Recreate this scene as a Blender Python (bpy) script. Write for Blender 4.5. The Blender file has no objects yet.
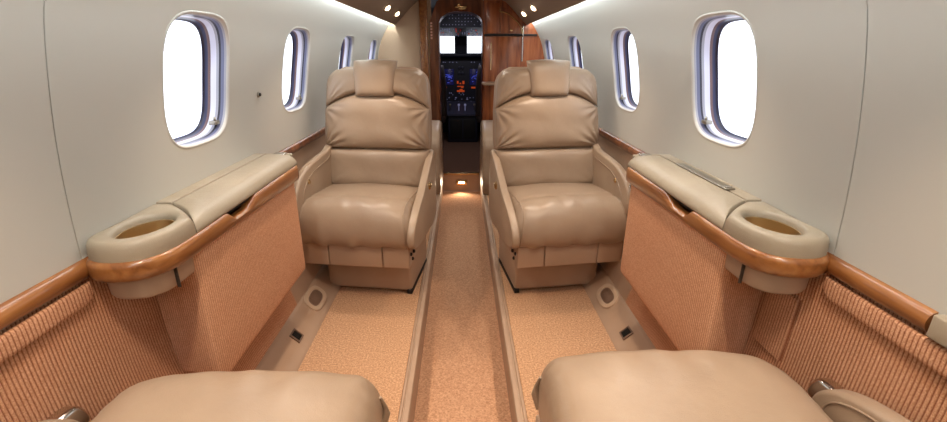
import bpy, bmesh, math, random
from mathutils import Vector, Matrix
random.seed(7)
S = bpy.context.scene
COL = S.collection
PI = math.pi

# ------------------------------------------------------------------ materials
def lin(c):
    return tuple(((v/255)/12.92 if v/255 <= .04045 else ((v/255+.055)/1.055)**2.4) for v in c)+(1,)

class Mat:
    def __init__(s, name, col, rough=.5, metal=0, coat=0, spec=.5):
        s.m = bpy.data.materials.new(name); s.m.use_nodes = True
        s.n = s.m.node_tree.nodes; s.l = s.m.node_tree.links
        s.b = s.n['Principled BSDF']
        s.b.inputs['Base Color'].default_value = lin(col)
        s.b.inputs['Roughness'].default_value = rough
        s.b.inputs['Metallic'].default_value = metal
        s.b.inputs['Coat Weight'].default_value = coat
        s.b.inputs['Coat Roughness'].default_value = .12
        s.b.inputs['Specular IOR Level'].default_value = spec
        s.co = s.n.new('ShaderNodeTexCoord'); s.h = None; s.col = col
    def tex(s, kind, scale, stretch=(1,1,1), detail=3, **kw):
        mp = s.n.new('ShaderNodeMapping'); mp.inputs['Scale'].default_value = stretch
        s.l.new(s.co.outputs['Object'], mp.inputs['Vector'])
        t = s.n.new('ShaderNodeTex'+kind)
        s.l.new(mp.outputs[0], t.inputs['Vector']); t.inputs['Scale'].default_value = scale
        if 'Detail' in t.inputs: t.inputs['Detail'].default_value = detail
        for k, v in kw.items():
            if k in t.inputs: t.inputs[k].default_value = v
            else: setattr(t, k, v)
        return t.outputs['Distance'] if kind == 'Voronoi' else (t.outputs['Fac'] if 'Fac' in t.outputs else t.outputs[0])
    def ramp(s, fac, stops):
        r = s.n.new('ShaderNodeValToRGB'); e = r.color_ramp.elements
        e[0].position, e[0].color = stops[0][0], lin(stops[0][1])
        e[1].position, e[1].color = stops[-1][0], lin(stops[-1][1])
        for p, c in stops[1:-1]:
            x = e.new(p); x.color = lin(c)
        s.l.new(fac, r.inputs[0]); s.l.new(r.outputs[0], s.b.inputs['Base Color'])
        return s
    def bump(s, fac, strength, dist):
        b = s.n.new('ShaderNodeBump'); b.inputs['Strength'].default_value = strength
        b.inputs['Distance'].default_value = dist; s.l.new(fac, b.inputs['Height'])
        if s.h: s.l.new(s.h, b.inputs['Normal'])
        s.h = b.outputs[0]; s.l.new(s.h, s.b.inputs['Normal']); return s
    def emit(s, col, st):
        s.b.inputs['Emission Color'].default_value = lin(col); s.b.inputs['Emission Strength'].default_value = st; return s

def leather(name, c, rough=.42):
    m = Mat(name, c, rough)
    f = m.tex('Noise', 5, detail=4)
    d = tuple(int(v*.93) for v in c)
    m.ramp(f, [(.3, d), (.7, c)])
    m.bump(m.tex('Voronoi', 420), .25, .0006); m.bump(m.tex('Noise', 28, detail=3), .25, .004)
    return m.m
M = {}
M['leather'] = leather('seat_leather', (171,148,125), .34)
M['leather2'] = leather('console_leather', (164,151,131), .45)
M['leather3'] = leather('panel_leather', (178,150,126), .5)
m = Mat('wall_vinyl', (191,190,182), .55); m.bump(m.tex('Noise', 300, (1,.25,1)), .12, .0008)
m.bump(m.tex('Noise', 3, detail=1), .10, .01); M['wall'] = m.m
m = Mat('ceiling_vinyl', (142,120,100), .7); m.bump(m.tex('Noise', 250), .12, .0008); M['ceil'] = m.m
m = Mat('bulkhead_fabric', (190,164,136), .7); m.bump(m.tex('Noise', 250), .15, .0008); M['bulk'] = m.m
def carpet(name, a, b, c, sc=330):
    m = Mat(name, b, .95, spec=.15)
    f = m.tex('Noise', sc, detail=5, Roughness=.75)
    m.ramp(f, [(.30, a), (.5, b), (.70, c)]); m.bump(f, .5, .0015); return m
M['floor'] = carpet('platform_carpet', (134,98,70), (190,148,114), (230,194,158), 150).m
M['aisle'] = carpet('aisle_carpet', (150,108,80), (194,150,118), (220,180,148), 130).m
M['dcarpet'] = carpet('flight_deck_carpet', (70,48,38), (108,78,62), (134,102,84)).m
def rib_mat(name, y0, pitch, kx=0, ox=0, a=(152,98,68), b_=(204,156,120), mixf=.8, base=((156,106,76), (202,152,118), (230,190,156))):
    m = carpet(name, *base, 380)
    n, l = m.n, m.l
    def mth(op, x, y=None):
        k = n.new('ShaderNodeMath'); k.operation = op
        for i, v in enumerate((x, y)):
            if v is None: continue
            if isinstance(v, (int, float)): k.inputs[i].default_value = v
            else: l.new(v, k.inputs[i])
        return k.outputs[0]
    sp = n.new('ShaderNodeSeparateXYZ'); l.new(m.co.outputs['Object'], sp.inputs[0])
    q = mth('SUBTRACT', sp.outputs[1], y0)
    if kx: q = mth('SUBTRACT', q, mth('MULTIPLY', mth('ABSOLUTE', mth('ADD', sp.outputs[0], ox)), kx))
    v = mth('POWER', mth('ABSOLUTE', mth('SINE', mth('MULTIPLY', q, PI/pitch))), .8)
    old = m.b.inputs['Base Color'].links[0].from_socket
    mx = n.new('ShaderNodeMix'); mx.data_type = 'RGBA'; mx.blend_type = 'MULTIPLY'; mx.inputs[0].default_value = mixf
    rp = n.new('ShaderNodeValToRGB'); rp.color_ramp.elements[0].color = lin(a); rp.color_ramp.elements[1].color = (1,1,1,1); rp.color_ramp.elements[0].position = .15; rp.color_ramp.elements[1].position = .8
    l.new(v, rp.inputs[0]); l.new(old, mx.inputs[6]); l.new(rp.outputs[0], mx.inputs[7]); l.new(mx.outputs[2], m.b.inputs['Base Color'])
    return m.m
CP = .0085; CB = ((182,130,98), (228,176,140), (248,210,176))
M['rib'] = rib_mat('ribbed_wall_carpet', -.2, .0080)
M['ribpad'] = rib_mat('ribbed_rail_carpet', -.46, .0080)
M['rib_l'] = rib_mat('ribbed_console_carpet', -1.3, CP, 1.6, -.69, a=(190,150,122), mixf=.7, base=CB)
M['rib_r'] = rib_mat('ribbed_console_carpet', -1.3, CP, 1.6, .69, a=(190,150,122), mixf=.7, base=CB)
M['groove'] = Mat('rib_backing', (128,80,54), .95, spec=.1).m
def wood(name, a, b, c, st=(14,1.3,14), rough=.28):
    m = Mat(name, b, rough, coat=.5)
    f = m.tex('Noise', 3.2, st, detail=6, Distortion=.5)
    m.ramp(f, [(.32, a), (.5, b), (.68, c)]); return m.m
M['wood'] = wood('belt_wood', (116,68,32), (142,90,46), (160,108,60))
M['woodv'] = wood('cabinet_wood', (110,52,24), (152,80,40), (178,104,58), (9,9,1.0))
M['woodd'] = wood('jamb_shaded_belt_wood', (78,40,22), (108,60,34), (138,84,50), (9,9,1.0))
M['chrome'] = Mat('polished_metal', (210,205,198), .18, 1).m
m = Mat('brushed_metal', (170,164,152), .38, 1); m.bump(m.tex('Noise', 60, (1,.05,30)), .1, .001); M['steel'] = m.m
M['brass'] = Mat('brass', (206,176,128), .25, 1).m
M['cup'] = Mat('brass_liner', (214,190,148), .34, 1).m
M['black'] = Mat('black_plastic', (16,15,15), .6).m
M['seam'] = Mat('dark_seam', (70,58,48), .8).m
M['dark'] = Mat('cockpit_dark', (28,30,46), .55).m
M['dark2'] = Mat('cockpit_grey', (58,60,78), .5).m
M['pseat'] = leather('pilot_seat_cover', (62,54,56), .7)
M['vent'] = Mat('vent_bronze', (120,96,80), .6, 0).m
M['ventring'] = Mat('vent_ring', (188,164,140), .5).m
M['glow'] = Mat('cove_light', (255,255,250), .5).emit((236,248,255), 24).m
M['lens'] = Mat('lamp_lens', (255,240,220), .4).emit((255,222,180), 9).m
M['dlens'] = Mat('fill_dome_lens', (255,240,220), .4).emit((255,224,190), 4).m
M['slens'] = Mat('step_lens', (255,240,220), .4).emit((255,214,160), 14).m
M['orange'] = Mat('orange_readout', (40,12,5), .5).emit((255,96,40), .34).m
M['blue'] = Mat('blue_readout', (10,14,60), .5).emit((80,92,220), .6).m
M['wht'] = Mat('white_readout', (120,120,140), .5).emit((200,200,255), .15).m
M['scr'] = Mat('dark_screen', (10,12,38), .2).emit((26,30,90), .35).m
M['red'] = Mat('red_readout', (90,20,20), .5).emit((200,60,50), .5).m
M['pink'] = Mat('placard_ink', (226,180,160), .6).m
for k, c in dict(r_lip=(206,204,198), r_refl_grey=(166,166,178), r_refl_navy=(54,56,88), r_refl_lilac=(222,222,240), r_refl_brown=(112,84,84), r_refl_dark=(50,48,62), r_refl_slate=(106,110,138)).items():
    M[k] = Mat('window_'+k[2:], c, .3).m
m = bpy.data.materials.new('window_glass'); m.use_nodes = True; nt = m.node_tree; nt.nodes.clear()
o = nt.nodes.new('ShaderNodeOutputMaterial'); mx = nt.nodes.new('ShaderNodeMixShader'); t = nt.nodes.new('ShaderNodeBsdfTransparent'); g = nt.nodes.new('ShaderNodeBsdfGlossy')
g.inputs['Roughness'].default_value = .02; mx.inputs[0].default_value = .04
nt.links.new(t.outputs[0], mx.inputs[1]); nt.links.new(g.outputs[0], mx.inputs[2]); nt.links.new(mx.outputs[0], o.inputs[0]); M['glass'] = m

# ------------------------------------------------------------------ mesh tools
class B:
    """collects verts / faces of one part"""
    def __init__(s): s.v = []; s.f = []; s.mi = []; s.mats = []
    def add(s, vs, fs, mi=0):
        n = len(s.v); s.v += [tuple(v) for v in vs]; s.f += [tuple(i+n for i in f) for f in fs]; s.mi += [mi]*len(fs); return s
    def grid(s, rows, closed_u=False, closed_v=False, cap=False, mi=0):
        R = len(rows); N = len(rows[0]); vs = [p for r in rows for p in r]; fs = []
        for i in range(R if closed_v else R-1):
            for j in range(N if closed_u else N-1):
                a = i*N+j; b = i*N+(j+1) % N; k = (i+1) % R
                fs.append((a, b, k*N+(j+1) % N, k*N+j))
        if cap: fs.append(tuple(range(N))[::-1]); fs.append(tuple((R-1)*N+j for j in range(N)))
        return s.add(vs, fs, mi)
    def box(s, x0, x1, y0, y1, z0, z1, r=0, seg=3, mi=0):
        if x0 > x1: x0, x1 = x1, x0
        bm = bmesh.new(); bmesh.ops.create_cube(bm, size=1)
        for v in bm.verts: v.co = Vector(((x0+x1)/2+v.co.x*(x1-x0), (y0+y1)/2+v.co.y*(y1-y0), (z0+z1)/2+v.co.z*(z1-z0)))
        if r: bmesh.ops.bevel(bm, geom=list(bm.edges), offset=r, segments=seg, profile=.5, affect='EDGES')
        bm.verts.index_update()
        s.add([v.co[:] for v in bm.verts], [[v.index for v in f.verts] for f in bm.faces], mi); bm.free(); return s
    def prism(s, pts, axis, a, b, mi=0):
        """pts 2D outline extruded along axis from a to b"""
        def mk(p, t): return {'x': (t, p[0], p[1]), 'y': (p[0], t, p[1]), 'z': (p[0], p[1], t)}[axis]
        return s.grid([[mk(p, a) for p in pts], [mk(p, b) for p in pts]], closed_u=True, cap=True, mi=mi)
    def rext(s, prof, x0, x1, r, fn=None, n=5, mid=1, mi=0):
        """closed (y,z) profile extruded along x with rounded ends"""
        if x0 > x1: x0, x1 = x1, x0
        ys = [p[0] for p in prof]; zs = [p[1] for p in prof]
        cy, cz = (min(ys)+max(ys))/2, (min(zs)+max(zs))/2; hy, hz = (max(ys)-min(ys))/2, (max(zs)-min(zs))/2
        st = []
        for i in range(n+1):
            a = PI/2*i/n; st.append((x0+r*(1-math.sin(a)), r*(1-math.cos(a)) if 0 else r*math.cos(a)*1.0))
        # start at inset profile, move out to the full profile
        st = [(x0+r*(1-math.cos(PI/2*i/n)), r*(1-math.sin(PI/2*i/n))) for i in range(n+1)]
        mids = [(x0+r+(x1-x0-2*r)*k/mid, 0) for k in range(1, mid)]
        st = st+mids+[(x0+x1-x, d) for x, d in st[::-1]]
        rows = []
        for x, d in st:
            sy, sz = max(0, 1-d/hy), max(0, 1-d/hz)
            rows.append([(x, cy+(p[0]-cy)*sy, cz+(p[1]-cz)*sz) for p in prof])
        if fn: rows = [[fn(*p) for p in r_] for r_ in rows]
        return s.grid(rows, closed_u=True, cap=True, mi=mi)
    def pad(s, mapf, nu=40, nv=40, p=6, mi=0, q=.5):
        """puffy cushion: mapf(u, v, e) with e = +-edge falloff"""
        def ev(k): 
            t = -1+2*k; return math.sin(t*PI/2)*.55+t*.45
        rowsF = []; rowsB = []
        for j in range(nv+1):
            v = ev(j/nv); rf = []; rb = []
            for i in range(nu+1):
                u = ev(i/nu); e = (max(0, 1-abs(u)**p)*max(0, 1-abs(v)**p))**q
                rf.append(mapf(u, v, e)); rb.append(mapf(u, v, -e))
            rowsF.append(rf); rowsB.append(rb)
        s.grid(rowsF, mi=mi); s.grid([r[::-1] for r in rowsB], mi=mi); return s
    def tube(s, pts, r, n=10, mi=0, cap=True):
        rows = []
        for i, p in enumerate(pts):
            a = Vector(pts[max(0, i-1)]); b = Vector(pts[min(len(pts)-1, i+1)]); d = (b-a).normalized()
            x = d.orthogonal().normalized() if i == 0 else (x-d*x.dot(d)).normalized()
            y = d.cross(x); rr = r[i] if isinstance(r, list) else r
            rows.append([tuple(Vector(p)+x*math.cos(2*PI*k/n)*rr+y*math.sin(2*PI*k/n)*rr) for k in range(n)])
        return s.grid(rows, closed_u=True, cap=cap, mi=mi)
    def disc(s, c, nrm, prof, n=28, mi=0, sx=1):
        """lathe of (r, h) profile about axis nrm at c, closed at the last ring"""
        c = Vector(c); d = Vector(nrm).normalized(); x = Vector((0,0,1)).cross(d)
        x = x.normalized() if x.length > .01 else Vector((1,0,0)); y = d.cross(x)
        rows = [[tuple(c+x*(math.cos(2*PI*k/n)*r*sx)+y*(math.sin(2*PI*k/n)*r)+d*h) for k in range(n)] for r, h in prof]
        return s.grid(rows, closed_u=True, cap=True, mi=mi)
    def build(s, name, mat, parent=None, smooth=True, ang=40, off=None, weld=True):
        me = bpy.data.meshes.new(name)
        ox = Vector((0,0,0))
        if off is not None: ox = Vector(off)
        elif parent is not None and parent.get('_w'): ox = Vector(parent['_w'])
        me.from_pydata([tuple(Vector(v)-ox) for v in s.v], [], s.f)
        mats = mat if isinstance(mat, list) else [mat]
        for k in mats: me.materials.append(k if not isinstance(k, str) else M[k])
        me.polygons.foreach_set('material_index', s.mi)
        bm = bmesh.new(); bm.from_mesh(me)
        if weld: bmesh.ops.remove_doubles(bm, verts=bm.verts, dist=1e-5)
        bmesh.ops.dissolve_degenerate(bm, dist=1e-6, edges=bm.edges)
        bmesh.ops.recalc_face_normals(bm, faces=bm.faces); bm.to_mesh(me); bm.free()
        if smooth:
            me.polygons.foreach_set('use_smooth', [True]*len(me.polygons)); me.set_sharp_from_angle(angle=math.radians(ang))
        o = bpy.data.objects.new(name, me); COL.objects.link(o)
        if parent is not None:
            o.parent = parent
            if parent.get('_w'): o['_w'] = list(parent['_w'])
        elif off is not None: o.location = ox
        return o

def tag(o, label, cat, group=None):
    o['label'] = label; o['category'] = cat
    if group: o['group'] = group
    return o
def struct(o, label=None, cat=None):
    o['kind'] = 'structure'
    if label: o['label'] = label
    if cat: o['category'] = cat
    return o
def thing(name, loc, label=None, cat=None, group=None, rz=0, world=True):
    """an Empty at the base; world=True: parts are authored in world coordinates"""
    o = bpy.data.objects.new(name, None); o.empty_display_size = .1; COL.objects.link(o)
    o.location = loc; o.rotation_euler = (0,0,rz)
    if world: o['_w'] = list(loc)
    if label: tag(o, label, cat, group)
    return o
def cat_closed(pts, n):
    """closed Catmull-Rom, n points per span"""
    out = []; L = len(pts)
    for i in range(L):
        p = [Vector(pts[(i+k-1) % L]) for k in range(4)]
        for j in range(n):
            t = j/n; out.append(tuple(.5*((2*p[1])+(-p[0]+p[2])*t+(2*p[0]-5*p[1]+4*p[2]-p[3])*t*t+(-p[0]+3*p[1]-3*p[2]+p[3])*t**3)))
    return out
def cat_open(pts, n):
    P = [Vector(pts[0])*2-Vector(pts[1])]+[Vector(p) for p in pts]+[Vector(pts[-1])*2-Vector(pts[-2])]; out = []
    for i in range(1, len(P)-2):
        p = P[i-1:i+3]
        for j in range(n):
            t = j/n; out.append(tuple(.5*((2*p[1])+(-p[0]+p[2])*t+(2*p[0]-5*p[1]+4*p[2]-p[3])*t*t+(-p[0]+3*p[1]-3*p[2]+p[3])*t**3)))
    out.append(tuple(P[-2])); return out
def resample(pts, step):
    L = [0]
    for a, b in zip(pts, pts[1:]): L.append(L[-1]+(Vector(b)-Vector(a)).length)
    n = max(2, int(L[-1]/step)); out = []; k = 0
    for i in range(n+1):
        t = L[-1]*i/n
        while k < len(L)-2 and L[k+1] < t: k += 1
        f = (t-L[k])/max(1e-9, L[k+1]-L[k]); out.append(tuple(Vector(pts[k]).lerp(Vector(pts[k+1]), min(1, f))))
    return out, L[-1]/n
def sstep(a, b, x):
    t = max(0, min(1, (x-a)/(b-a))); return t*t*(3-2*t)

# ------------------------------------------------------------------ cabin shell
H = 1.10                      # eye height above the seat platforms
YA, YB = -1.3, 4.15           # aft and forward ends of the cabin
AZ = -.18                     # dropped aisle
PROF = [(.66,.774),(.72,.773),(.80,.768),(.88,.760),(.96,.749),(1.04,.734),(1.12,.716),(1.18,.698),(1.24,.670),(1.29,.640),(1.34,.604),(1.37,.578)]
def WX(z):
    if z <= PROF[0][0]: return PROF[0][1]
    if z >= PROF[-1][0]: return PROF[-1][1]
    for i in range(len(PROF)-1):
        if PROF[i][0] <= z <= PROF[i+1][0]:
            q = [PROF[max(0, i-1)], PROF[i], PROF[i+1], PROF[min(len(PROF)-1, i+2)]]
            h = q[2][0]-q[1][0]; t = (z-q[1][0])/h
            m1 = (q[2][1]-q[0][1])/(q[2][0]-q[0][0])*h; m2 = (q[3][1]-q[1][1])/(q[3][0]-q[1][0])*h
            return (2*t**3-3*t*t+1)*q[1][1]+(t**3-2*t*t+t)*m1+(-2*t**3+3*t*t)*q[2][1]+(t**3-t*t)*m2
WIN = [1.315, 2.095, 2.985, 3.86]
WZ, WHW, WHH, WN = 1.022, .160, .170, 3.6
SEAM = .829
def seq(a, b, n): return [a+(b-a)*i/n for i in range(n+1)]

def se_ring(cy, hw, hh, boundary):
    out = []
    for a, b in boundary:
        t = (abs(a)**WN+abs(b)**WN)**(-1/WN); out.append((cy+a*t*hw, WZ+b*t*hh))
    return out
nzw, nyw = 26, 24
BND = [(-1+2*i/nyw, -1) for i in range(nyw)]+[(1, -1+2*i/nzw) for i in range(nzw)]+[(1-2*i/nyw, 1) for i in range(nyw)]+[(-1, 1-2*i/nzw) for i in range(nzw)]

def side_wall(s, name):
    WIN = [w-(.012 if s > 0 else 0) for w in globals()['WIN']]
    b = B()
    Z0, Z1 = .78, 1.262
    zs = seq(.66, Z0, 4)[:-1]+seq(Z0, Z1, nzw)+seq(Z1, 1.37, 8)[1:]
    j0, j1 = 4, 4+nzw
    def P(y, z, o=0): return (s*(WX(z)+o), y, z)
    spans = []; y = SEAM+.0015
    spans.append(('p', YA, SEAM-.0015, 12))
    for c in WIN:
        spans.append(('p', y, c-.24, 8)); spans.append(('w', c-.24, c+.24, nyw)); y = c+.24
    spans.append(('p', y, YB+.02, 3))
    for kind, a, e, n in spans:
        ys = seq(a, e, n)
        if kind == 'p': b.grid([[P(yy, z) for z in zs] for yy in ys])
        else:
            b.grid([[P(yy, z) for z in zs[:j0+1]] for yy in ys]); b.grid([[P(yy, z) for z in zs[j1:]] for yy in ys])
            c = (a+e)/2; hz = (Z1-Z0)/2; zc = (Z1+Z0)/2
            outer = [(c+u*.24, zc+v*hz) for u, v in BND]; inner = se_ring(c, WHW+.010, WHH+.010, BND)
            rows = []
            for k in range(7):
                t = k/6; rows.append([P(o[0]+(i[0]-o[0])*t, o[1]+(i[1]-o[1])*t) for o, i in zip(outer, inner)])
            b.grid(rows, closed_u=True)
    # rolled edges of the panel joint
    for yy, d in ((SEAM-.0015, 1), (SEAM+.0015, -1)):
        b.grid([[P(yy, z) for z in zs], [P(yy+d*.0004, z, .006) for z in zs]])
    b.grid([[P(SEAM-.003, z, .006) for z in zs], [P(SEAM+.003, z, .006) for z in zs]], mi=1)
    struct(b.build(name, ['wall', 'seam'], ang=50), None)
side_wall(-1, 'wall_left'); side_wall(1, 'wall_right')

# windows: moulded lip, reveal bands with reflections painted in as colour, pane, blind latch
RV = [(.010, 0, 'wall'), (.007, -.002, 'wall'), (.003, 0, 'r_lip'), (.000, .006, 'r_lip'), (-.001, .012, 'r_refl_grey'), (-.001, .022, 'r_refl_slate'), (-.002, .028, 'r_refl_dark'), (-.002, .036, 'r_refl_grey'), (-.003, .053, 'r_refl_lilac'),
      (-.004, .061, 'r_refl_brown'), (-.005, .070, 'r_refl_navy'), (-.007, .074, 'r_refl_dark'), (-.010, .076, 'r_refl_navy')]
n_ = 1
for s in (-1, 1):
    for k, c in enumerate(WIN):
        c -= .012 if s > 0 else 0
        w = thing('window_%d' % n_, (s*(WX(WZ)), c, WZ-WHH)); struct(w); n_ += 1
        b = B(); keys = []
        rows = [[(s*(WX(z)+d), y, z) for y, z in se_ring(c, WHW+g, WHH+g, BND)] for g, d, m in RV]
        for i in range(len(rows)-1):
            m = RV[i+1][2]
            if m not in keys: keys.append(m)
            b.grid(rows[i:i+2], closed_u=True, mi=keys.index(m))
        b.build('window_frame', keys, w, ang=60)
        b = B()
        rr = [[(s*(WX(z)+.074), y, z) for y, z in se_ring(c, (WHW-.004)*f, (WHH-.004)*f, BND)] for f in (1, .75, .5, .25, .02)]
        b.grid(rr, closed_u=True); b.build('window_pane', 'glass', w)
        b = B(); z = WZ-WHH+.040; x = WX(z)
        b.box(s*(x+.012), s*(x+.034), c+.098, c+.128, z-.008, z+.004, .003); b.tube([(s*(x+.020), c+.113, z+.003), (s*(x+.014), c+.104, z+.014)], .004)
        b.build('blind_latch', 'steel', w)

# lower walls: ribbed carpet aft, smooth panel forward of the consoles
LOW = [(.66,.778),(.55,.776),(.40,.768),(.33,.760),(.20,.735),(.085,.7045)]
RP = .0080
def ribbed(b, path_pt, y0, y1, zs_fn, pitch=RP, amp=.0012):
    n = int((y1-y0)/pitch)*6; rows = []
    for i in range(n+1):
        y = y0+(y1-y0)*i/n; d = amp*abs(math.sin(PI*(y-y0)/pitch))**.8
        rows.append([path_pt(y, t, d) for t in zs_fn])
    b.grid(rows)
def lowx(z):
    z = max(.085, min(.66, z))
    if z <= .0851: return LOW[-1][1]
    for (a, xa), (c, xc) in zip(LOW, LOW[1:]):
        if c <= z <= a: return xc+(xa-xc)*(z-c)/(a-c)
    return LOW[0][1]
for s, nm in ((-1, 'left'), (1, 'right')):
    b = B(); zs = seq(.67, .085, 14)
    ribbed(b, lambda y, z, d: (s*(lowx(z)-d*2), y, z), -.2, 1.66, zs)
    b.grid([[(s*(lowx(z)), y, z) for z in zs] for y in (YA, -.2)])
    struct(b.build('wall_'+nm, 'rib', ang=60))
    b = B(); b.grid([[(s*(lowx(z)-.002), y, z) for z in zs] for y in seq(1.655, YB+.02, 6)])
    struct(b.build('wall_'+nm, 'leather3'))
    # kick ramp
    b = B(); sec = [(.600,-.01),(.604,.002),(.612,.010),(.686,.080),(.694,.086),(.712,.087)]
    b.grid([[(s*x, y, z) for x, z in sec] for y in seq(YA, YB, 30)])
    struct(b.build('baseboard_'+nm, 'leather3'))

# wooden belt rails
tn = 1
for s in (-1, 1):
    ends = [(-.9 if s < 0 else .612, .90), (1.67, YB)]
    for a, e in ends:
        wd = 'wood' if a < 1 else 'woodd'  # darker wood on the forward belt paints in its shade
        b = B(); sec = cat_closed([(.790,.664),(.772,.662),(.762,.670),(.758,.682),(.762,.695),(.772,.702),(.790,.702)], 4)
        b.grid([[(s*x, y, z) for x, z in sec] for y in seq(a, e, 10)], closed_u=True, cap=True)
        struct(b.build('trim_%d' % tn, wd)); tn += 1
b = B().box(.757, .79, .50, .606, .662, .704, .004); struct(b.build('trim_%d' % tn, 'leather2')); tn += 1

# padded carpet strip under the aft belt rail, and the small access panel on the right wall
for s in (-1, 1):
    def f(u, v, e, s=s):
        y0, y1 = .10, .826; zt, zb = .656, .612
        y = (y0+y1)/2+u*(y1-y0)/2; z = (zt+zb)/2+v*(zt-zb)/2
        cut = max(0, (y-(y1-.03))/.03); z = z if v > 0 else z+(cut**2)*.020*(-v)
        rib = .0010*abs(math.sin(PI*y/RP))**.6*(1 if e > 0 else 0)
        return (s*(.770-max(0, e)*.006-rib), y, z)
    b = B(); NU = 540
    rows = []
    for i in range(NU+1):
        u = -1+2*i/NU; rows.append([f(u, v, (max(0, 1-abs(u)**40)*max(0, 1-abs(v)**8))**.5) for v in [-1,-.96,-.85,-.6,-.2,.2,.6,.85,.96,1]])
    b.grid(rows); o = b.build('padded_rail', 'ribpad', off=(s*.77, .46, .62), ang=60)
    tag(o, 'padded ribbed carpet strip under the wood belt on the %s wall' % ('left' if s < 0 else 'right'), 'padding')
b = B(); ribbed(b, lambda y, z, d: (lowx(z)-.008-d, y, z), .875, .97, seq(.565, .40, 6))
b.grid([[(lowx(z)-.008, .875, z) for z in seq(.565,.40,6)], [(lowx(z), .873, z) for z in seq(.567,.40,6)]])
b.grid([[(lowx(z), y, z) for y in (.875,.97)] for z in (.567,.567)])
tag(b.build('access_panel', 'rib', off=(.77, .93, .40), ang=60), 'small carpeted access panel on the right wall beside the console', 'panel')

# floors
b = B(); b.grid([[(x, y, AZ) for x in (-.185, .185)] for y in seq(YA, YB, 8)]); struct(b.build('floor', 'aisle'))
for s in (-1, 1):
    b = B(); b.box(s*.206, s*.625, YA, YB, -.03, 0, .004); struct(b.build('floor', 'floor'))
    b = B(); b.grid([[(s*.180, y, z) for z in (AZ-.01, -.01)] for y in (YA, YB+.02)]); struct(b.build('trim_%d' % tn, 'leather3')); tn += 1
    b = B(); sec = [(.172,-.03),(.171,.002),(.174,.007),(.180,.008),(.189,.008),(.191,.003),(.194,.003),(.196,.008),(.203,.007),(.206,.002),(.206,-.03)]
    b.grid([[(s*x, y, z) for x, z in sec] for y in (YA, YB)], closed_u=True, cap=True)
    struct(b.build('trim_%d' % tn, 'leather3')); tn += 1
# step up to the flight deck with its riser
b = B(); b.box(-.20, .20, YB+.001, YB+.02, AZ-.01, -.012); b.box(-.172, .172, YB-.012, YB+.03, -.012, .004, .003, mi=1)
struct(b.build('trim_%d' % tn, ['leather3', 'brass'])); tn += 1
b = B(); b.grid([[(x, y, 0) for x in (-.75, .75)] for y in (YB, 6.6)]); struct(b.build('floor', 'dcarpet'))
t = thing('step_light', (.0, YB-.004, -.12), 'small glowing light in the riser of the step to the cockpit', 'light')
b = B(); b.box(-.055, .055, YB-.014, YB+.001, -.115, -.065, .006); b.build('light_housing', 'brass', t)
b = B(); b.box(-.030, .030, YB-.018, YB-.012, -.098, -.082, .003); b.build('lens', 'slens', t)
light_jobs = [t]

# ceiling and cove lights
CS = cat_open([(.566,1.318),(.50,1.382),(.43,1.452),(.36,1.510),(.26,1.545),(.13,1.562),(0,1.566)], 4)
full = [(-x, z) for x, z in CS]+[(x, z) for x, z in CS[::-1][1:]]
b = B(); b.grid([[(x, y, z) for x, z in full] for y in seq(YA, YB+.02, 12)])
for s in (-1, 1):
    b.grid([[(s*x, y, z) for x, z in [(.566,1.318),(.570,1.320),(.566,1.345),(.566,1.375),(.582,1.375)]] for y in (YA, YB+.02)])
struct(b.build('ceiling', 'ceil'))
for s in (-1, 1):
    b = B(); b.grid([[(s*x, y, z) for x, z in [(.570,1.337),(.574,1.348),(.592,1.352),(.594,1.357)]] for y in (YA+.02, YB)])
    tag(b.build('cove_light', 'glow', off=(s*.58, 1.4, 1.33)), 'long white light strip hidden along the %s ceiling edge' % ('left' if s < 0 else 'right'), 'light')

def light(kind, name, loc, energy, col, **kw):
    d = bpy.data.lights.new(name, kind); d.energy = energy; d.color = col
    rot = kw.pop('rot', (0,0,0)); parent = kw.pop('parent', None)
    for k, v in kw.items(): setattr(d, k, v)
    o = bpy.data.objects.new(name, d); COL.objects.link(o); o.location = loc; o.rotation_euler = rot
    if parent: o.parent = parent
    return o
WARM = (1, .86, .72)
light('SPOT', 'step_lamp', (0,-.022,.03), 5, (1,.76,.52), spot_size=math.radians(130), spot_blend=.8, shadow_soft_size=.02, parent=light_jobs[0], rot=Vector((0,-1,-.35)).to_track_quat('-Z','Y').to_euler())
def ceil_z(x):
    x = abs(x)
    for (a, za), (c, zc) in zip(CS, CS[1:]):
        if c <= x <= a: return zc+(za-zc)*(x-c)/(a-c)
    return CS[0][1]
for s in (-1, 1):
    for y, wd in ((3.28, 'nearer'), (3.76, 'farther'), (1.95, ''), (1.25, ''), (.5, '')):
        x = .497; z = ceil_z(x)
        lab = 'small glowing reading light, %s of the pair on the %s ceiling slope' % (wd, 'left' if s < 0 else 'right') if wd else \
              'small reading light in the %s ceiling slope above the %s' % ('left' if s < 0 else 'right', {1.95: 'facing seat', 1.25: 'side console', .5: 'nearest seat'}[y])
        t = thing('reading_light', (s*x, y, z), lab, 'light', 'reading lights along the ceiling slopes', world=False)
        nrm = Vector((-s*.66, -.25 if wd else 0, -.75)).normalized(); q = .8 if wd else 1
        B().disc((0,0,0), nrm, [(.034,-.012),(.034,.004),(.030,.010),(.022,.010),(.019,.004)], sx=1.0).build('bezel', 'ceil', t)
        B().disc((0,0,0), nrm, [(.0215,.002),(.020,.012),(.014,.018),(.002,.020)]).build('lens', 'lens', t)
        if not wd or y < 3.5:
            l = light('SPOT', 'reading_lamp', tuple(nrm*.03), ({1.95: 16, 1.25: 20, .5: 28}[y] if y < 3 else 6), (1,.77,.57), spot_size=math.radians(95), spot_blend=.8, shadow_soft_size=.03, parent=t)
            l.rotation_euler = Vector((-s*.05, 0, -1)).to_track_quat('-Z', 'Y').to_euler()
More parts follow.
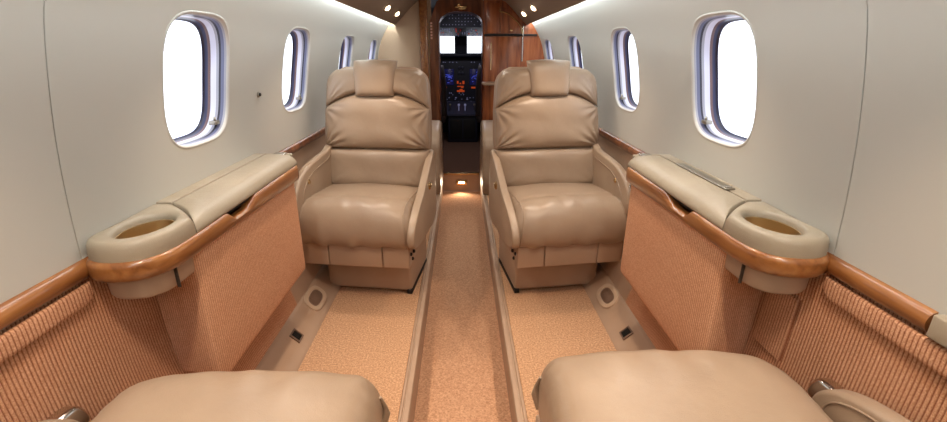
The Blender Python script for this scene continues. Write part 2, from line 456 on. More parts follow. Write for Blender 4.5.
for y, wd in ((-.5, 'farthest aft'), (.5, 'above the nearest seats'), (1.45, 'between the side consoles'), (2.4, 'between the facing seats'), (3.3, 'nearest the cockpit')):
    t = thing('fill_dome_light', (0, y, 1.562), 'unseen round dome light added as fill over the aisle, '+wd, 'light', 'added fill domes over the aisle', world=False)
    B().disc((0,0,0), (0,0,-1), [(.075,-.01),(.075,.006),(.068,.012),(.060,.010)]).build('bezel', 'chrome', t)
    B().disc((0,0,0), (0,0,-1), [(.060,.006),(.055,.016),(.03,.022),(.004,.024)]).build('lens', 'dlens', t)
    light('AREA', 'fill_dome_lamp', (0,0,-.03), 1.9, (1,.90,.80), shape='DISK', size=.12, parent=t)  # unseen aisle domes, added as general fill for the cabin

t = thing('reading_light', (-.11, 2.27, 1.562), 'narrow reading light in the ceiling over the aisle beside the left facing seat', 'light', world=False)
B().disc((0,0,0), (0,0,-1), [(.030,-.01),(.030,.006),(.024,.010),(.018,.006)]).build('bezel', 'chrome', t)
B().disc((0,0,0), (0,0,-1), [(.018,.004),(.012,.008),(.002,.009)]).build('lens', 'lens', t)
light('SPOT', 'reading_lamp', (0,0,-.02), 10, (1,.82,.62), spot_size=math.radians(8), spot_blend=.9, shadow_soft_size=.01, parent=t)
# aft bulkhead (behind the camera) and the forward bulkhead
def section(x0, x1, inset=-.004):
    """cross-section outline of the cabin between x0 and x1 (>=0)"""
    pts = []
    top = [(x, z) for x, z in CS[::-1]]+[(.582,1.36)]+[(WX(z)-inset, z) for z in (1.34,1.29,1.24,1.18,1.12,1.04,.96,.88,.80,.72,.67)]
    pts = [p for p in top if x0 < p[0] < x1]
    if x1 > .79: pts += [(.765,.5),(.745,.2),(.70,0)]
    a = ceil_z(x0); r = [(x0, 0), (x0, a)]+[(x, z+.004) for x, z in pts]
    if x1 < .566: r += [(x1, ceil_z(x1)), (x1, 0)]
    return r
b = B()
for s in (-1, 1): b.prism([(s*x, z) for x, z in section(0, .9)], 'y', YA-.03, YA)
b.box(-.2, .2, YA-.03, YA, AZ, 0); struct(b.build('wall_back', 'bulk', smooth=False))
b = B(); b.prism([(-x, z) for x, z in section(.255, .9)], 'y', YB, YB+.06); struct(b.build('wall_front', 'bulk', smooth=False))

# doorway to the flight deck: arched wooden frame
d = thing('door_1', (0, YB, 0)); struct(d)
def arch(hw, top, r, n=8):
    pts = [(-hw, 0)]
    pts += [(-hw+r-r*math.cos(PI/2*i/n), top-r*.62+r*.62*math.sin(PI/2*i/n)) for i in range(n+1)]
    pts += [(-x, z) for x, z in pts[::-1]]; return pts
ia = arch(.188, 1.425, .16); oa = [(-.285, 0)]+[(-.285, 1.25+.285*i/9) for i in range(1, 10)]; 
oa = [(-.285, 0)]+[(-.285+.285*((i-1)/8)**1.2 if i > 4 else -.285+.02*(i), min(1.30+.05*i, ceil_z(.285))) for i in range(1, 10)]
oa = [(x, min(z, ceil_z(x))-.001) if z > 0 else (x, z) for x, z in oa]
oa = oa+[(-x, z) for x, z in oa[::-1]]
while len(oa) > len(ia): ia.insert(len(ia)//2, (0, 1.425))
while len(oa) < len(ia): oa.insert(len(oa)//2, (0, ceil_z(0)))
b = B(); rows = [[(x, YB+.20, z) for x, z in oa], [(x, YB-.02, z) for x, z in oa], [(x*1.0, YB-.02, z) for x, z in [((o[0]+i[0]*5)/6, (o[1]+i[1]*5)/6) for o, i in zip(oa, ia)]],
     [(x, YB-.03, z) for x, z in ia], [(x, YB+.20, z) for x, z in ia]]
b.grid(rows); b.build('door_frame', 'woodd', d, ang=30)
b = B(); b.box(-.352, -.283, YB-.06, YB+.02, 0, ceil_z(.33)-.005, .006); b.build('side_post', 'wood', d)
b = B()
for i in range(6): b.box(-.262, -.246, YB-.0225, YB-.0195, 1.205+i*.024, 1.220+i*.024)
b.build('placard', 'pink', d, smooth=False)
b = B(); b.box(-.05, .05, YB-.036, YB-.024, 1.452, 1.466, .003); b.box(-.03, .0, YB-.05, YB-.03, 1.466, 1.482, .004); b.box(.02, .045, YB-.05, YB-.03, 1.44, 1.452, .004); b.box(-.02,.03,YB-.045,YB-.03,1.438,1.45,.003)
b.build('latch', 'brass', d)

# tall wooden cabinet right of the doorway
t = thing('wooden_cabinet', (.44, YB, 0), 'tall glossy wooden cabinet with curved top right of the cockpit doorway', 'cabinet')
sec = section(.196, .9)
b = B(); b.prism(sec, 'y', YB-.03, YB+.20); b.build('body', 'woodv', t, smooth=False)
b = B(); b.box(.205, .52, YB-.045, YB-.03, .10, 1.226, .004); b.build('door', 'woodv', t)
b = B(); b.box(.215, .330, YB-.044, YB-.03, 1.252, 1.49, .004)
b.prism([(.342,1.252),(.342,1.455)]+[(.342+.175*math.sin(a), 1.28+.175*math.cos(a)) for a in seq(.15, PI/2, 8)]+[(.517,1.252)], 'y', YB-.044, YB-.03)
b.build('upper_door', 'woodv', t)
b = B(); b.box(.200, .66, YB-.046, YB-.029, 1.230, 1.246, .003); b.build('dark_strip', 'black', t)
b = B(); b.tube([(x, YB-.047, z) for x, z in cat_open([(.325,1.425),(.385,1.412),(.43,1.386),(.48,1.345),(.515,1.30),(.530,1.25)], 4)], .0065)
b.build('curved_moulding', 'brass', t)
b = B(); b.box(.529, .541, YB-.05, YB-.03, 1.02, 1.33, .004); b.build('edge_strip', 'chrome', t)
b = B(); b.box(.182, .36, YB-.18, YB-.03, .828, .852, .010); b.build('shelf', 'leather3', t)  # pale leather colour paints the highlight on this wooden shelf
b = B(); b.disc((.432, YB-.044, 1.275), (0,-1,0), [(.010,0),(.010,.012),(.004,.016)]); b.build('knob', 'brass', t); B().tube([(.262,YB-.046,.95),(.262,YB-.046,1.18)], .004).build('handle', 'brass', t)

# padded low cabinets ahead of the facing seats
for s in (-1, 1):
    prof = cat_closed([(3.97,.0),(3.97,.30),(3.96,.50),(3.88,.545),(3.75,.54),(3.58,.50),(3.48,.42),(3.46,.28),(3.46,.0)], 4)
    prof = [(y, max(0, z)) for y, z in prof]
    b = B(); b.rext(prof, s*.168, s*.60, .03)
    tag(b.build('padded_cabinet', 'leather', off=(s*.4, 3.8, 0)), 'low beige padded cabinet before the bulkhead, behind the %s facing seat' % ('left' if s < 0 else 'right'), 'cabinet')

# ------------------------------------------------------------------ facing and near seats
def make_seat(s, loc, near, label):
    """local frame: front is -y, o = outboard sign in local x"""
    yaw = 0 if near is True else near; near = near is True
    rz = PI if near else yaw; o = -s if near else s
    t = thing('cabin_seat', loc, label, 'seat', 'beige leather cabin seats', rz=rz, world=False)
    W = .271 if near else .251
    rnd = random.Random(3+s+10*near)
    # seat cushion
    prof = cat_closed([(.20,.30),(.205,.43),(.10,.448),(-.04,.458),(-.14,.462),(-.205,.447),(-.248,.408),(-.262,.355),(-.250,.305),(-.215,.286),(-.05,.284)], 7)
    ph = rnd.random()*6
    def fn(x, y, z):
        u = x/W; c = .018*(1-u*u)*sstep(.38, .45, z); yb = -.010*(1-u**4)*sstep(-.1, -.26, y)
        wr = 0
        if y < -.05 or near:
            for k, (fx, fy, ff, am) in enumerate(((.0,0,38,.0016),(.4,.3,61,.0010),(-.5,.2,47,.0012))):
                wr += 1.7*am*math.sin(ff*(x+fx*y)+ph+k*2+3*math.sin(9*x+k))*math.exp(-((y+.21)/.07)**2)
        edge = sstep(.80, 1.0, abs(u)); gather = .0022*math.sin(150*y+5*u)*edge*sstep(.30, .45, z)
        lift = (.022-.022*sstep(.55,1,o*u))*sstep(.30,.42,z) if near else .012*sstep(.36,.45,z)
        if not near:
            x *= 1+.045*sstep(-.10,-.22,y)*(1-sstep(.37,.44,z)); z -= .005*math.exp(-((y+.13)/.015)**2)*sstep(.42,.45,z)
        return (x, y+yb+wr*.8, z+c+wr+gather+lift)
    B().rext(prof, -W, W, .055 if near else .036, fn, n=7, mid=44).build('seat_cushion', 'leather', t, ang=70)
    # side piping seam of the cushion
    for sg in (() if near else (-1, 1)):
        b = B(); rp = resample(prof[:]+[prof[0]], .02)[0]
        b.tube([fn(sg*(W-.022), y*.985-.002, .37+(z-.37)*.965) for y, z in rp], .0032, 6, cap=False); b.build('piping', 'leather', t, ang=80)
    # front panel in three upholstered sections
    b = B(); F = -.238
    for x0, x1 in ((-W+.003, -.125), (-.122, .125), (.128, W-.003)): b.box(x0, x1, F, F+.06, .186, .292, .006)
    b.box(-W+.006, W-.006, F+.03, .19, .19, .29, .004); b.build('front_panel', 'leather3', t)
    b = B(); cx = -o*.018; b.box(cx-.208, cx+.208, -.13, .24, .012, .19, .014); b.build('seat_base', 'leather3', t)
    b = B()
    for fx in (-.198, .198): B().box(cx+fx-.012, cx+fx+.012, -.136, .22, 0, .022, .003).build('floor_track', 'black', t)
    if not near:
        # backrest, leaning slightly away
        TY = .145
        def lean(z): return TY+(z-.46)*.20
        def shape(z, w=1):   # half width of the back by height
            return (.257+.014*math.sin(PI*min(1, max(0, (z-.46)/.50))))*(1-.30*max(0, (z-.93)/.10)**3.2)
        def padm(zl, zh, T, wr=0, wk=1.0, tb=.03):
            def f(u, v, e):
                z0, z1 = zl(u), zh(u); z = (z0+z1)/2+v*(z1-z0)/2
                x = shape(z)*wk*u; d = max(0, e)*T+min(0, e)*tb
                if e > 0 and wr:
                    for cx_ in (-1, 1):
                        for vz, am in ((-1, 1.0), (1, .55)):
                            du = (u-cx_)*.26; dv = (v-vz)*(z1-z0)/2; r = math.hypot(du, dv)
                            a = math.atan2(dv, du*-cx_)
                            d += wr*am*math.sin(a*17+cx_*1.3+8*r)*math.exp(-((r-.05)/.06)**2)*e
                    d += (.0018*math.sin(26*z+9*x+2*math.sin(13*x))+.0012*math.sin(55*z-6*x+2*math.sin(9*x)))*e
                return (x, lean(z)-d, z)
            return f
        arc = lambda u: .912-.078*abs(u)**2.5
        B().pad(padm(lambda u: .644, arc, .056,   .0100), 64, 56, 5, q=.5).build('backrest', 'leather', t, ang=80)
        B().pad(padm(lambda u: .455, lambda u: .642, .046, .0025), 44, 24, 6).build('lumbar_pad', 'leather', t, ang=80)
        B().pad(padm(lambda u: arc(u)+.003, lambda u: 1.030-.012*u*u,   .048, .004), 56, 34, 5).build('shoulder_pad', 'leather', t, ang=80)
        # shell
        def sh(u, v, e):
            z = .735+v*.295; return (shape(z)*1.0*u, lean(z)+.045-e*.05, z)
        B().pad(sh, 24, 24, 10, q=.3).build('back_shell', 'leather3', t, ang=80)
        def hr(u, v, e):
            z = .978+v*.082+.006*(1-u*u)*(1 if v > 0 else 0); w = .103+.007*v
            d = max(0, e)*.042+min(0, e)*.03+.0012*math.sin(40*u*.1+30*z)*max(0, e)
            return (w*u, lean(z)-.030-d+.012*max(0, v)**2, z)
        B().pad(hr, 36, 32, 6, q=.42).build('headrest', 'leather', t, ang=80)
    # armrests
    if near:
        oprof = [(.20,.525),(.06,.523),(-.01,.513),(-.07,.495),(-.115,.466),(-.135,.426),(-.125,.38),(-.05,.34),(.20,.33)]; iprof = [(.20,.50),(.05,.49),(-.06,.44),(-.12,.36),(-.10,.30),(.20,.30)]
    else:
        oprof = [(.225,.640),(.10,.636),(.0,.626),(-.11,.608),(-.200,.565),(-.252,.50),(-.256,.44),(-.21,.38),(-.05,.33),(.225,.30)]
        iprof = [(.225,.615),(.14,.600),(.04,.548),(-.06,.490),(-.16,.450),(-.25,.400),(-.285,.345),(-.265,.300),(-.15,.275),(.0,.27),(.225,.29)]
    op = cat_closed(oprof, 6); ip = cat_closed(iprof, 6)
    ao = 0 if near else -.022
    B().rext(op, o*(W+.003+ao), o*(W+(.046 if near else .040)+ao), .013).build('armrest', 'leather', t, ang=60)
    ir = B().rext(ip, -o*(W+.002), -o*(W+.036), .011).build('armrest', 'leather', t, ang=60)
    # raised stitched pad edge on outboard armrest
    b = B(); rim = [(y*.80+.01, .45+(z-.45)*.78) for y, z in op]
    b.tube([(o*(W+.0025+ao), y, z) for y, z in rim+[rim[0]]], .0022, 6, cap=False); b.build('piping', 'leather', t, ang=80)
    if not near:
        b = B(); b.disc((o*(W+.004+ao), -.125, .545), (-o,0,0), [(.011,0),(.011,.004),(.007,.008),(.002,.009)]); b.build('recline_button', 'brass', t)
        b = B(); cap = cat_closed([(-.236,.555),(-.256,.535),(-.272,.49),(-.270,.435),(-.250,.43),(-.250,.47)], 4)
        b.rext(cap, o*(W+.008+ao), o*(W+.045+ao), .006); lt = b.build('latch', 'chrome', t)
        b = B(); b.rext([(y-.004, z-.0) for y, z in cat_closed([(-.256,.53),(-.270,.50),(-.270,.46),(-.262,.45)], 4)], o*(W+.026+ao), o*(W+.032+ao), .001); b.build('latch_slot', 'black', lt)
        b = B(); b.disc((-o*(W+.036), .06, .49), (-o,0,0), [(.020,-.002),(.020,.004),(.014,.009),(.003,.010)]); b.build('pivot_cap', 'brass', t)
        for yy, zz in ((-.205,.245),(-.15,.235),(-.18,.212)): B().disc((-o*(W-.004), yy, zz), (-o,0,0), [(.008,-.002),(.008,.006),(.003,.009)]).build('side_button', 'black', t)
    else:
        b = B(); cap = cat_closed([(-.132,.472),(-.105,.482),(-.075,.478),(-.085,.450),(-.115,.425),(-.145,.430)], 5)
        b.rext([(y-.012, z-.004) for y, z in cap], o*(W+.010), o*(W+.045), .012); b.build('latch', 'chrome', t)
        b = B(); ring = [(.012*math.cos(a), .020*math.sin(a)) for a in seq(0, 2*PI, 16)]
        # leather gather at the inner front corner
        for k in range(5):
            b.tube([(-o*(W-.002), -.205-.006*k, .425-.010*k), (-o*(W+.004), -.215-.006*k, .39-.01*k), (-o*(W-.003), -.20-.005*k, .345-.006*k)], [.003,.006,.003], 8)
        b.build('gathered_corner', 'leather', t, ang=80)
    return t
make_seat(-1, (-.449, 2.05, 0), -.13, 'left beige leather seat facing the camera, with headrest and armrests')
make_seat(1, (.461, 2.05, 0), .135, 'right beige leather seat facing the camera, with headrest and armrests')
make_seat(-1, (-.440, .535, 0), True, 'nearest left beige seat, only its cushion and armrest tip in view')
make_seat(1, (.441, .590, 0), True, 'nearest right beige seat, only its cushion and armrest tip in view')

# ------------------------------------------------------------------ side consoles
TOP = .742
PLAN = cat_open([(.776,.868),(.766,.836),(.735,.816),(.694,.812),(.656,.824),(.630,.856),(.619,.910),(.618,.975)], 8)
def ray_r(c, ang, poly):
    d = (math.cos(ang), math.sin(ang)); best = None
    for (x1, y1), (x2, y2) in zip(poly, poly[1:]+poly[:1]):
        ex, ey = x2-x1, y2-y1; den = d[0]*ey-d[1]*ex
        if abs(den) < 1e-12: continue
        t = ((x1-c[0])*ey-(y1-c[1])*ex)/den; u = ((x1-c[0])*d[1]-(y1-c[1])*d[0])/den
        if t > 0 and -1e-6 <= u <= 1+1e-6 and (best is None or t < best): best = t
    return best or .05
def console(s):
    side = 'left' if s < 0 else 'right'; YE = 1.64 if s < 0 else 1.60
    t = thing('side_console', (s*.69, 1.3, .28), 'long beige topped console with wood edge, cup holder and carpeted side on the %s wall' % side, 'console', 'side consoles along the walls')
    CC = (.700, .924)
    seam = [(.618,.965),(.635,.985),(.665,1.018),(.70,1.048),(.732,1.072)]
    seamc = cat_open(seam, 6)
    # surround (lobe) with the cup hole
    poly = [p for p in PLAN if p[1] < .963]+seamc+[(.774,1.072)]; poly = [PLAN[0]]+[p for p in poly if p != PLAN[0]]
    N = 160; angs = [2*PI*i/N for i in range(N)]; R = [ray_r(CC, a, poly) for a in angs]
    def ring(k, z, c=CC, RR=R, add=0): return [(s*(c[0]+math.cos(a)*(k if isinstance(k, float) else 1)*0+math.cos(a)*rr), c[1]+math.sin(a)*rr, z) for a, rr in zip(angs, RR)]
    def lob(z, ins): return [(s*(CC[0]+math.cos(a)*max(.050, r-ins)), CC[1]+math.sin(a)*max(.050, r-ins), z) for a, r in zip(angs, R)]
    def circ(r, z): return [(s*(CC[0]+math.cos(a)*r*.92), CC[1]+math.sin(a)*r*1.34, z) for a in angs]
    def mix(A, Bq, f, z): return [(p[0]+(q[0]-p[0])*f, p[1]+(q[1]-p[1])*f, z) for p, q in zip(A, Bq)]
    L0 = lob(TOP, .012)
    b = B(); b.grid([lob(.698, 0), lob(.715, 0), lob(.728, .001), lob(.736, .004), lob(.7405, .008), L0, mix(L0, circ(.060, 0), .5, TOP+.001), circ(.062, TOP), circ(.057, TOP-.003), circ(.0535, TOP-.010), circ(.0525, TOP-.022), circ(.0525,.70)], closed_u=True)
    b.build('cup_surround', 'leather2', t, ang=60)
    b = B(); b.grid([circ(.0530, TOP-.016), circ(.0505, TOP-.016), circ(.0500, TOP-.02), circ(.0495, .655), circ(.046, .648), circ(.002, .648)], closed_u=True); b.build('cup_holder', 'cup', t, ang=50)
    # lid with a big soft aisle edge; Y start follows the seam
    sec = [(.731,.7405),(.726,TOP),(.71,TOP+.001),(.68,TOP+.002),(.658,TOP),(.642,TOP-.004),(.628,TOP-.013),(.619,TOP-.026),(.617,TOP-.038),(.621,.700)]
    sec = cat_open(sec, 3)
    def ys(x):
        for (xa, ya), (xb, yb) in zip(seamc, seamc[1:]):
            if xa <= x <= xb: return ya+(yb-ya)*(x-xa)/(xb-xa)
        return seamc[0][1] if x < .65 else seamc[-1][1]
    YE = 1.64 if s < 0 else 1.60
    b = B(); rows = []
    NJ = 20
    for j in range(NJ+1):
        f = j/NJ; row = []
        for x, z in sec:
            y0 = ys(x)+.0025; y = y0+(YE-y0)*f; dz = -.003 if j in (0, NJ) else 0
            if j == NJ-1: y = YE-.006
            if j == 1: y = y0+.006
            row.append((s*x, y, z+dz))
        rows.append(row)
    b.grid(rows)
    b.grid([rows[0], [(p[0], p[1], .69) for p in rows[0]]]); b.grid([rows[-1], [(p[0], p[1], .69) for p in rows[-1]]])
    b.build('lid', 'leather2', t, ang=60)
    b = B(); b.box(s*.7345, s*.775, 1.074, YE+.01, .70, TOP+.001, .003); b.box(s*.635, s*.775, YE+.002, YE+.016, .70, TOP, .005); b.build('wall_strip', 'leather2', t)
    b = B(); b.box(s*.628, s*.77, 1.0, YE-.004, .690, .699); b.build('lid_recess_shade', 'black', t, smooth=False)  # black slab standing in for the shade inside the finger pull
    b = B(); b.box(s*.655, s*.700, YE-.012, YE+.020, TOP-.004, TOP+.003, .003); b.build('end_clip', 'chrome', t)
    # wood band swept round the plan, dipping at the finger pull
    path = PLAN+[(.618, 1.03), (.618, YE-.02), (.622,YE-.008), (.632, YE+.004),(.66,YE+.010)]
    path, _ = resample(path, .008)
    rows = []
    for i, p in enumerate(path):
        a = Vector(path[max(0, i-1)]); c = Vector(path[min(len(path)-1, i+1)]); d2 = (c-a).normalized(); nx = Vector((-d2.y, d2.x))
        if i == 0: base = nx
        nx = nx if nx.dot(Vector((p[0]-.72, p[1]-1.3 if p[1] > 1.4 and p[0] > .6185 else min(0,p[1]-1.0)))) > 0 else -nx
        y = p[1]; dip = .024*(sstep(1.10,1.14,y)*(1-sstep(1.20,1.29,y)))
        deep = .010*sstep(1.0, 1.6, y)
        prof = [(-.020,.701-dip),(.000,.702-dip),(.006,.698-dip),(.009,.690-dip*.75),(.009,.672-deep*.5),(.007,.663-deep),(.002,.658-deep),(-.020,.658-deep)]
        rows.append([(s*(p[0]+nx.x*o_), p[1]+nx.y*o_, z) for o_, z in prof])
    b = B(); b.grid(rows, closed_u=True, cap=True); b.build('wood_edge', 'wood', t, ang=50)
    # leather drum beneath the cup holder
    dpoly = [(x, y) for x, y in PLAN if y < .97]+[(.63,1.02),(.765,1.02),(.765,.92)]; c2 = (.695,.93)
    R2 = [ray_r(c2, a, dpoly) for a in angs]
    def dr(z, ins): return [(s*(c2[0]+math.cos(a)*(r-ins)), c2[1]+math.sin(a)*(r-ins), z) for a, r in zip(angs, R2)]
    b = B(); b.grid([dr(.664,.016), dr(.63,.017), dr(.613,.018), dr(.606,.022), dr(.603,.030), dr(.603,.075)], closed_u=True, cap=True); dm = b.build('cup_drum', 'leather3', t, ang=60)
    b = B(); b.box(s*.630, s*.6365, .888, .891, .604, .657); b.build('seam', 'seam', dm, smooth=False)
    # carpeted body
    bp = [(.772,.995),(.72,.985),(.676,.968)]+cat_open([(.650,.958),(.632,.957),(.624,.975),(.624,1.01)], 5)+[(.624,YE-.04),(.630,YE-.029),(.65,YE-.025),(.772,YE-.025)]
    bp, st = resample(bp, .0015); rows = []; Lc = 0
    for i, p in enumerate(bp):
        a = Vector(bp[max(0, i-1)]); c = Vector(bp[min(len(bp)-1, i+1)]); d2 = (c-a).normalized(); nx = Vector((d2.y, -d2.x))
        if nx.dot(Vector((p[0]-.70, p[1]-1.2))) < 0: nx = -nx
        amp = .0011*abs(math.sin(PI*(p[1]-1.6*p[0])/CP))**.8
        rr = []
        for z, ins in ((.672,.0),(.55,0),(.40,0),(.300,0),(.286,.003),(.281,.010),(.280,.020)): rr.append((s*(p[0]+nx.x*(amp-ins)), p[1]+nx.y*(amp-ins), z))
        rows.append(rr)
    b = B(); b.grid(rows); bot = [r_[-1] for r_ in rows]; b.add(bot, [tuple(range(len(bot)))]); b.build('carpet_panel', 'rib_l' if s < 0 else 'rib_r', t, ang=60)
    if s > 0:
        b = B(); b.box(.722, .752, 1.155, 1.455, TOP+.001, TOP+.006, .0025)
        b.build('metal_plate', 'steel', t)
        b = B(); b.tube([(.726,1.165,TOP+.007),(.744,1.162,TOP+.008)], .0025); b.build('plate_end', 'chrome', t)
console(-1); console(1)

# oval grilles and square vents in the kick ramps, small button on the left wall
for s in (-1, 1):
    side = 'left' if s < 0 else 'right'
    nrm = Vector((-s*.085*.94, 0, .085)).normalized(); ctr = Vector((s*.660, 1.76, .0575))
    ux = Vector((0,1,0)); uy = nrm.cross(ux)
    t = thing('floor_grille', tuple(ctr), 'oval grille with pale ring in the %s kick panel below the console' % side, 'vent', world=True)
    def oval(rx, ry, h, n=36): return [tuple(ctr+ux*(rx*math.copysign(abs(math.cos(a))**.75, math.cos(a)))+uy*(ry*math.copysign(abs(math.sin(a))**.75, math.sin(a)))+nrm*h) for a in [2*PI*i/n for i in range(n)]]
    b = B(); b.grid([oval(.082,.048,-.002), oval(.081,.047,.004), oval(.076,.042,.006), oval(.060,.030,.005), oval(.058,.028,.001)], closed_u=True); b.build('ring', 'ventring', t)
    b = B(); b.grid([oval(.059,.029,.0015), oval(.02,.01,.003), oval(.001,.001,.003)], closed_u=True)
    for k in range(-6, 7):
        p0 = ctr+ux*(k*.0075)+uy*.025*math.sqrt(max(.1, 1-(k/7.5)**2))+nrm*.003; p1 = ctr+ux*(k*.0075)-uy*.025*math.sqrt(max(.1, 1-(k/7.5)**2))+nrm*.003
        b.tube([tuple(p0), tuple(p1)], .0016, 5)
    b.build('grille', 'vent', t)
    c2 = Vector((s*.652, 1.487, .049))
    t = thing('floor_vent', tuple(c2), 'small dark square vent in the %s kick panel nearer the camera' % side, 'vent')
    def sq(r, h): return [tuple(c2+ux*(a*r)+uy*(b_*r)+nrm*h) for a, b_ in ((-1,-1),(1,-1),(1,1),(-1,1))]
    b = B(); b.grid([sq(.024,-.001), sq(.024,.005), sq(.019,.006), sq(.018,.003)], closed_u=True); b.build('frame', 'vent', t)
    b = B(); b.add(sq(.0185,.003), [(0,1,2,3)]); 
    for k in (-1, 0, 1): b.tube([tuple(c2+ux*(k*.009)+uy*.018+nrm*.004), tuple(c2+ux*(k*.009)-uy*.018+nrm*.004)], .002, 5)
    b.build('slats', 'black', t)
t = thing('wall_button', (-WX(.95), 1.70, .942), 'tiny dark round fastener on the left wall between two windows', 'fastener')
b = B(); x = WX(.95); b.disc((-x, 1.70, .952), (1,0,0), [(.010,-.002),(.010,.004),(.006,.006)]); b.build('ring', 'steel', t)
b = B(); b.disc((-x, 1.70, .952), (1,0,0), [(.0062,.004),(.006,.010),(.002,.012)]); b.build('knob', 'black', t)

# ------------------------------------------------------------------ flight deck
YP = 6.1
b = B()
b.grid([[(x, y, z) for x, z in [(-.75,0),(-.78,.7),(-.70,1.2),(-.45,1.52),(0,1.60),(.45,1.52),(.70,1.2),(.78,.7),(.75,0)]] for y in (YB+.06, 6.52)])
for x0, x1, z0, z1 in ((-.8,.8,0,1.07),(-.8,.8,1.33,1.65),(-.085,.085,1.05,1.35),(-.8,-.60,1.05,1.35),(.60,.8,1.05,1.35)): b.box(x0, x1, 6.48, 6.52, z0, z1)
struct(b.build('wall_cockpit', 'dark', smooth=False))
for s in (-1, 1):
    w = thing('window_%d' % n_, (s*.34, 6.48, 1.07)); struct(w); n_ += 1
    b = B(); b.box(s*.085, s*.60, 6.49, 6.50, 1.07, 1.33); b.build('window_pane', 'glass', w, smooth=False)
t = thing('instrument_panel', (0, YP, .34), 'dark cockpit instrument panel with blue screens and orange readouts', 'instrument panel')
b = B(); b.box(-.62, .62, YP, YP+.12, .34, 1.04, .01); b.build('panel_face', 'dark', t)
b = B(); b.box(-.66, .66, YP-.10, YP+.34, 1.035, 1.085, .02); b.build('glareshield', 'dark', t)
def scr(x, z, w, h, m, nm): return B().box(x-w/2, x+w/2, YP-.008, YP+.002, z-h/2, z+h/2, .002).build(nm, m, t)
for x in (-.17, .19):
    sc_ = scr(x, .79, .15, .20, 'scr', 'screen'); b = B(); rnd = random.Random(int(x*100)+50)
    for k in range(9): 
        xx = x+rnd.uniform(-.06,.04); zz = .79+rnd.uniform(-.085,.085); B().box(xx, xx+rnd.uniform(.012,.035), YP-.011, YP-.008, zz, zz+.008).build('display_symbol', 'blue', sc_, smooth=False)
    b.tube([(x+.05*math.cos(a), YP-.010, .76+.045*math.sin(a)) for a in seq(.2, PI-.2, 8)], .004, 5)
    b.build('display_arc', 'blue', sc_, smooth=False)
b = B()
for xx, zz, w, h in ((-.055,.705,.022,.035),(-.02,.70,.022,.016),(.018,.70,.026,.040),(-.05,.665,.085,.012),(.0,.650,.030,.012),(-.055,.60,.10,.022),(-.02,.622,.04,.014),(.135,.645,.055,.02),(-.21,.65,.02,.015)): B().box(xx, xx+w, YP-.010, YP, zz, zz+h).build('orange_readout', 'orange', t, smooth=False)
b = B(); rnd = random.Random(5)
for k in range(46):
    xx = rnd.uniform(-.24,.26); zz = rnd.choice((.97,.945,.58,.56,.52,.50,.47,.44)); w = rnd.uniform(.006,.014); B().box(xx, xx+w, YP-.012, YP, zz, zz+rnd.uniform(.006,.012)).build('button', 'wht', t, smooth=False)
b = B()
for x in (-.02, .02):
    for z in (.93, .86): B().disc((x-.0, YP, z-.02), (0,-1,0), [(.018,0),(.018,.015),(.012,.018)]).build('knob', 'dark2', t)
t = thing('centre_pedestal', (.02, 5.8, 0), 'black centre pedestal with levers between the pilot seats', 'pedestal')
b = B(); b.box(-.17, .21, 5.70, YP-.004, 0, .335, .012); b.build('body', 'dark', t)
b = B(); b.prism([(5.68,.34),(5.68,.36),(YP-.004,.48),(YP-.004,.34)], 'x', -.185, .225); b.build('top', 'dark2', t)
b = B(); b.box(-.14,.01,5.694,5.70,.05,.30,.004).build('door', 'black', t); B().box(.03,.18,5.694,5.70,.05,.30,.004).build('door', 'black', t)
for x in (-.14, -.03, .05, .17):
    b = B(); b.tube([(x,5.80,.39),(x,5.77,.46)], .007); b.box(x-.014,x+.014,5.755,5.785,.455,.48,.005); b.build('lever', 'steel' if x in (-.14,.17) else 'wht', t)
t = thing('overhead_panel', (0, 6.0, 1.30), 'dark overhead switch panel above the cockpit windows', 'switch panel')
b = B(); b.prism([(6.40,1.30),(5.70,1.375),(5.70,1.60),(6.40,1.60)], 'x', -.50, .50); b.build('housing', 'dark', t, smooth=False)
b = B(); b2 = B(); rnd = random.Random(9)
for r_ in range(7):
    y = 6.32-r_*.09; z = 1.3086+(6.40-y-.08)*.1071-.004
    for k in range(22):
        x = -.28+k*.027
        if rnd.random() < .32:
            q = rnd.random() < .75; B().box(x, x+rnd.uniform(.006,.014), y, y+.012, z-.012, z+.006).build('switch' if q else 'warning_light', 'wht' if q else 'red', t, smooth=False)
b = B()
for r_ in range(4): 
    for k in range(14):
        x = -.25+k*.037; z = 1.40+r_*.035
        if rnd.random() < .6: B().box(x, x+.009, 5.692, 5.70, z, z+.009).build('breaker', 'wht', t, smooth=False)
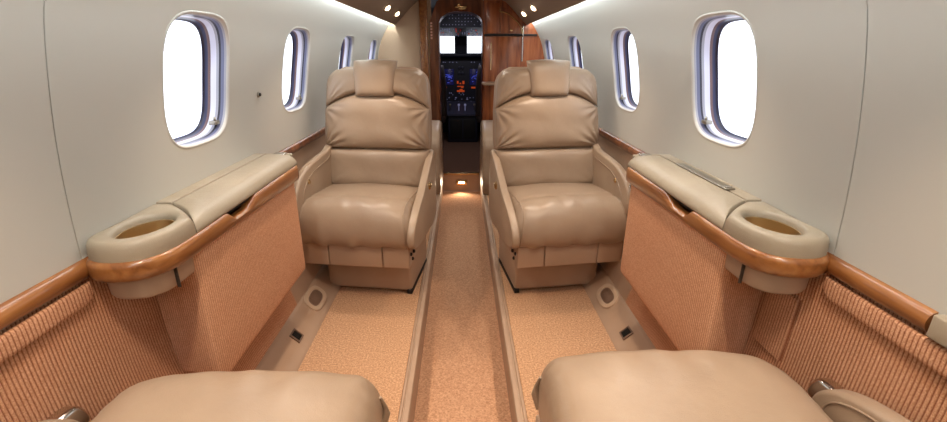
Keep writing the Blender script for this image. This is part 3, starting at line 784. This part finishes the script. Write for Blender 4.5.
t = thing('fill_dome_light', (0, 5.0, 1.59), 'small dome light added in the cockpit ceiling to brighten the flight deck', 'light')
B().disc((0,5.0,1.59), (0,0,-1), [(.06,-.01),(.06,.006),(.05,.012)]).build('bezel', 'dark2', t); B().disc((0,5.0,1.59), (0,0,-1), [(.045,.012),(.03,.02),(.004,.022)]).build('lens', 'dlens', t)
light('AREA', 'fill_dome_lamp', (0,0,-.04), 4, (.9,.88,1), shape='DISK', size=.1, parent=t)  # lamp and dome added to lift the dark flight deck
for s in (-1, 1):
    t = thing('pilot_seat', (s*.37, 5.05, 0), 'dark pilot seat on the %s side of the cockpit' % ('left' if s < 0 else 'right'), 'seat', 'pilot seats')
    def pb(u, v, e, s=s):
        z = .70+v*.27; return (s*.37+(.215-.03*max(0, v)**2)*u, 4.95-e*.05-(z-.45)*.1, z)
    B().pad(pb, 20, 20, 6).build('backrest', 'pseat', t, ang=80)
    B().box(s*.37-.20, s*.37+.20, 4.93, 5.42, .36, .46, .03).build('seat_cushion', 'pseat', t)
    B().box(s*.37-.10, s*.37+.10, 4.83, 4.92, .96, 1.06, .03).build('headrest', 'pseat', t)
    B().box(s*.37-.12, s*.37+.15, 5.0, 5.35, 0, .36, .01).build('seat_base', 'dark', t)

# ------------------------------------------------------------------ light, world, camera
w = bpy.data.worlds.new('sky'); S.world = w; w.use_nodes = True
bg = w.node_tree.nodes['Background']; bg.inputs[0].default_value = (.86, .90, 1, 1); bg.inputs[1].default_value = 2.2

cam = bpy.data.cameras.new('camera'); co = bpy.data.objects.new('camera', cam); COL.objects.link(co)
F = 444.0
cam.sensor_width = 36; cam.lens = F/947*36; cam.clip_start = .02; cam.shift_x = 6.0/947
co.location = (0, 0, H); co.rotation_euler = (PI/2-math.atan(159/F), 0, -math.radians(.8))
S.camera = co
for o in bpy.data.objects:
    if '_w' in o: del o['_w']
vs = S.view_settings; vs.view_transform = 'Standard'; vs.look = 'None'; vs.gamma = 1; vs.use_curve_mapping = False; vs.exposure = -.05
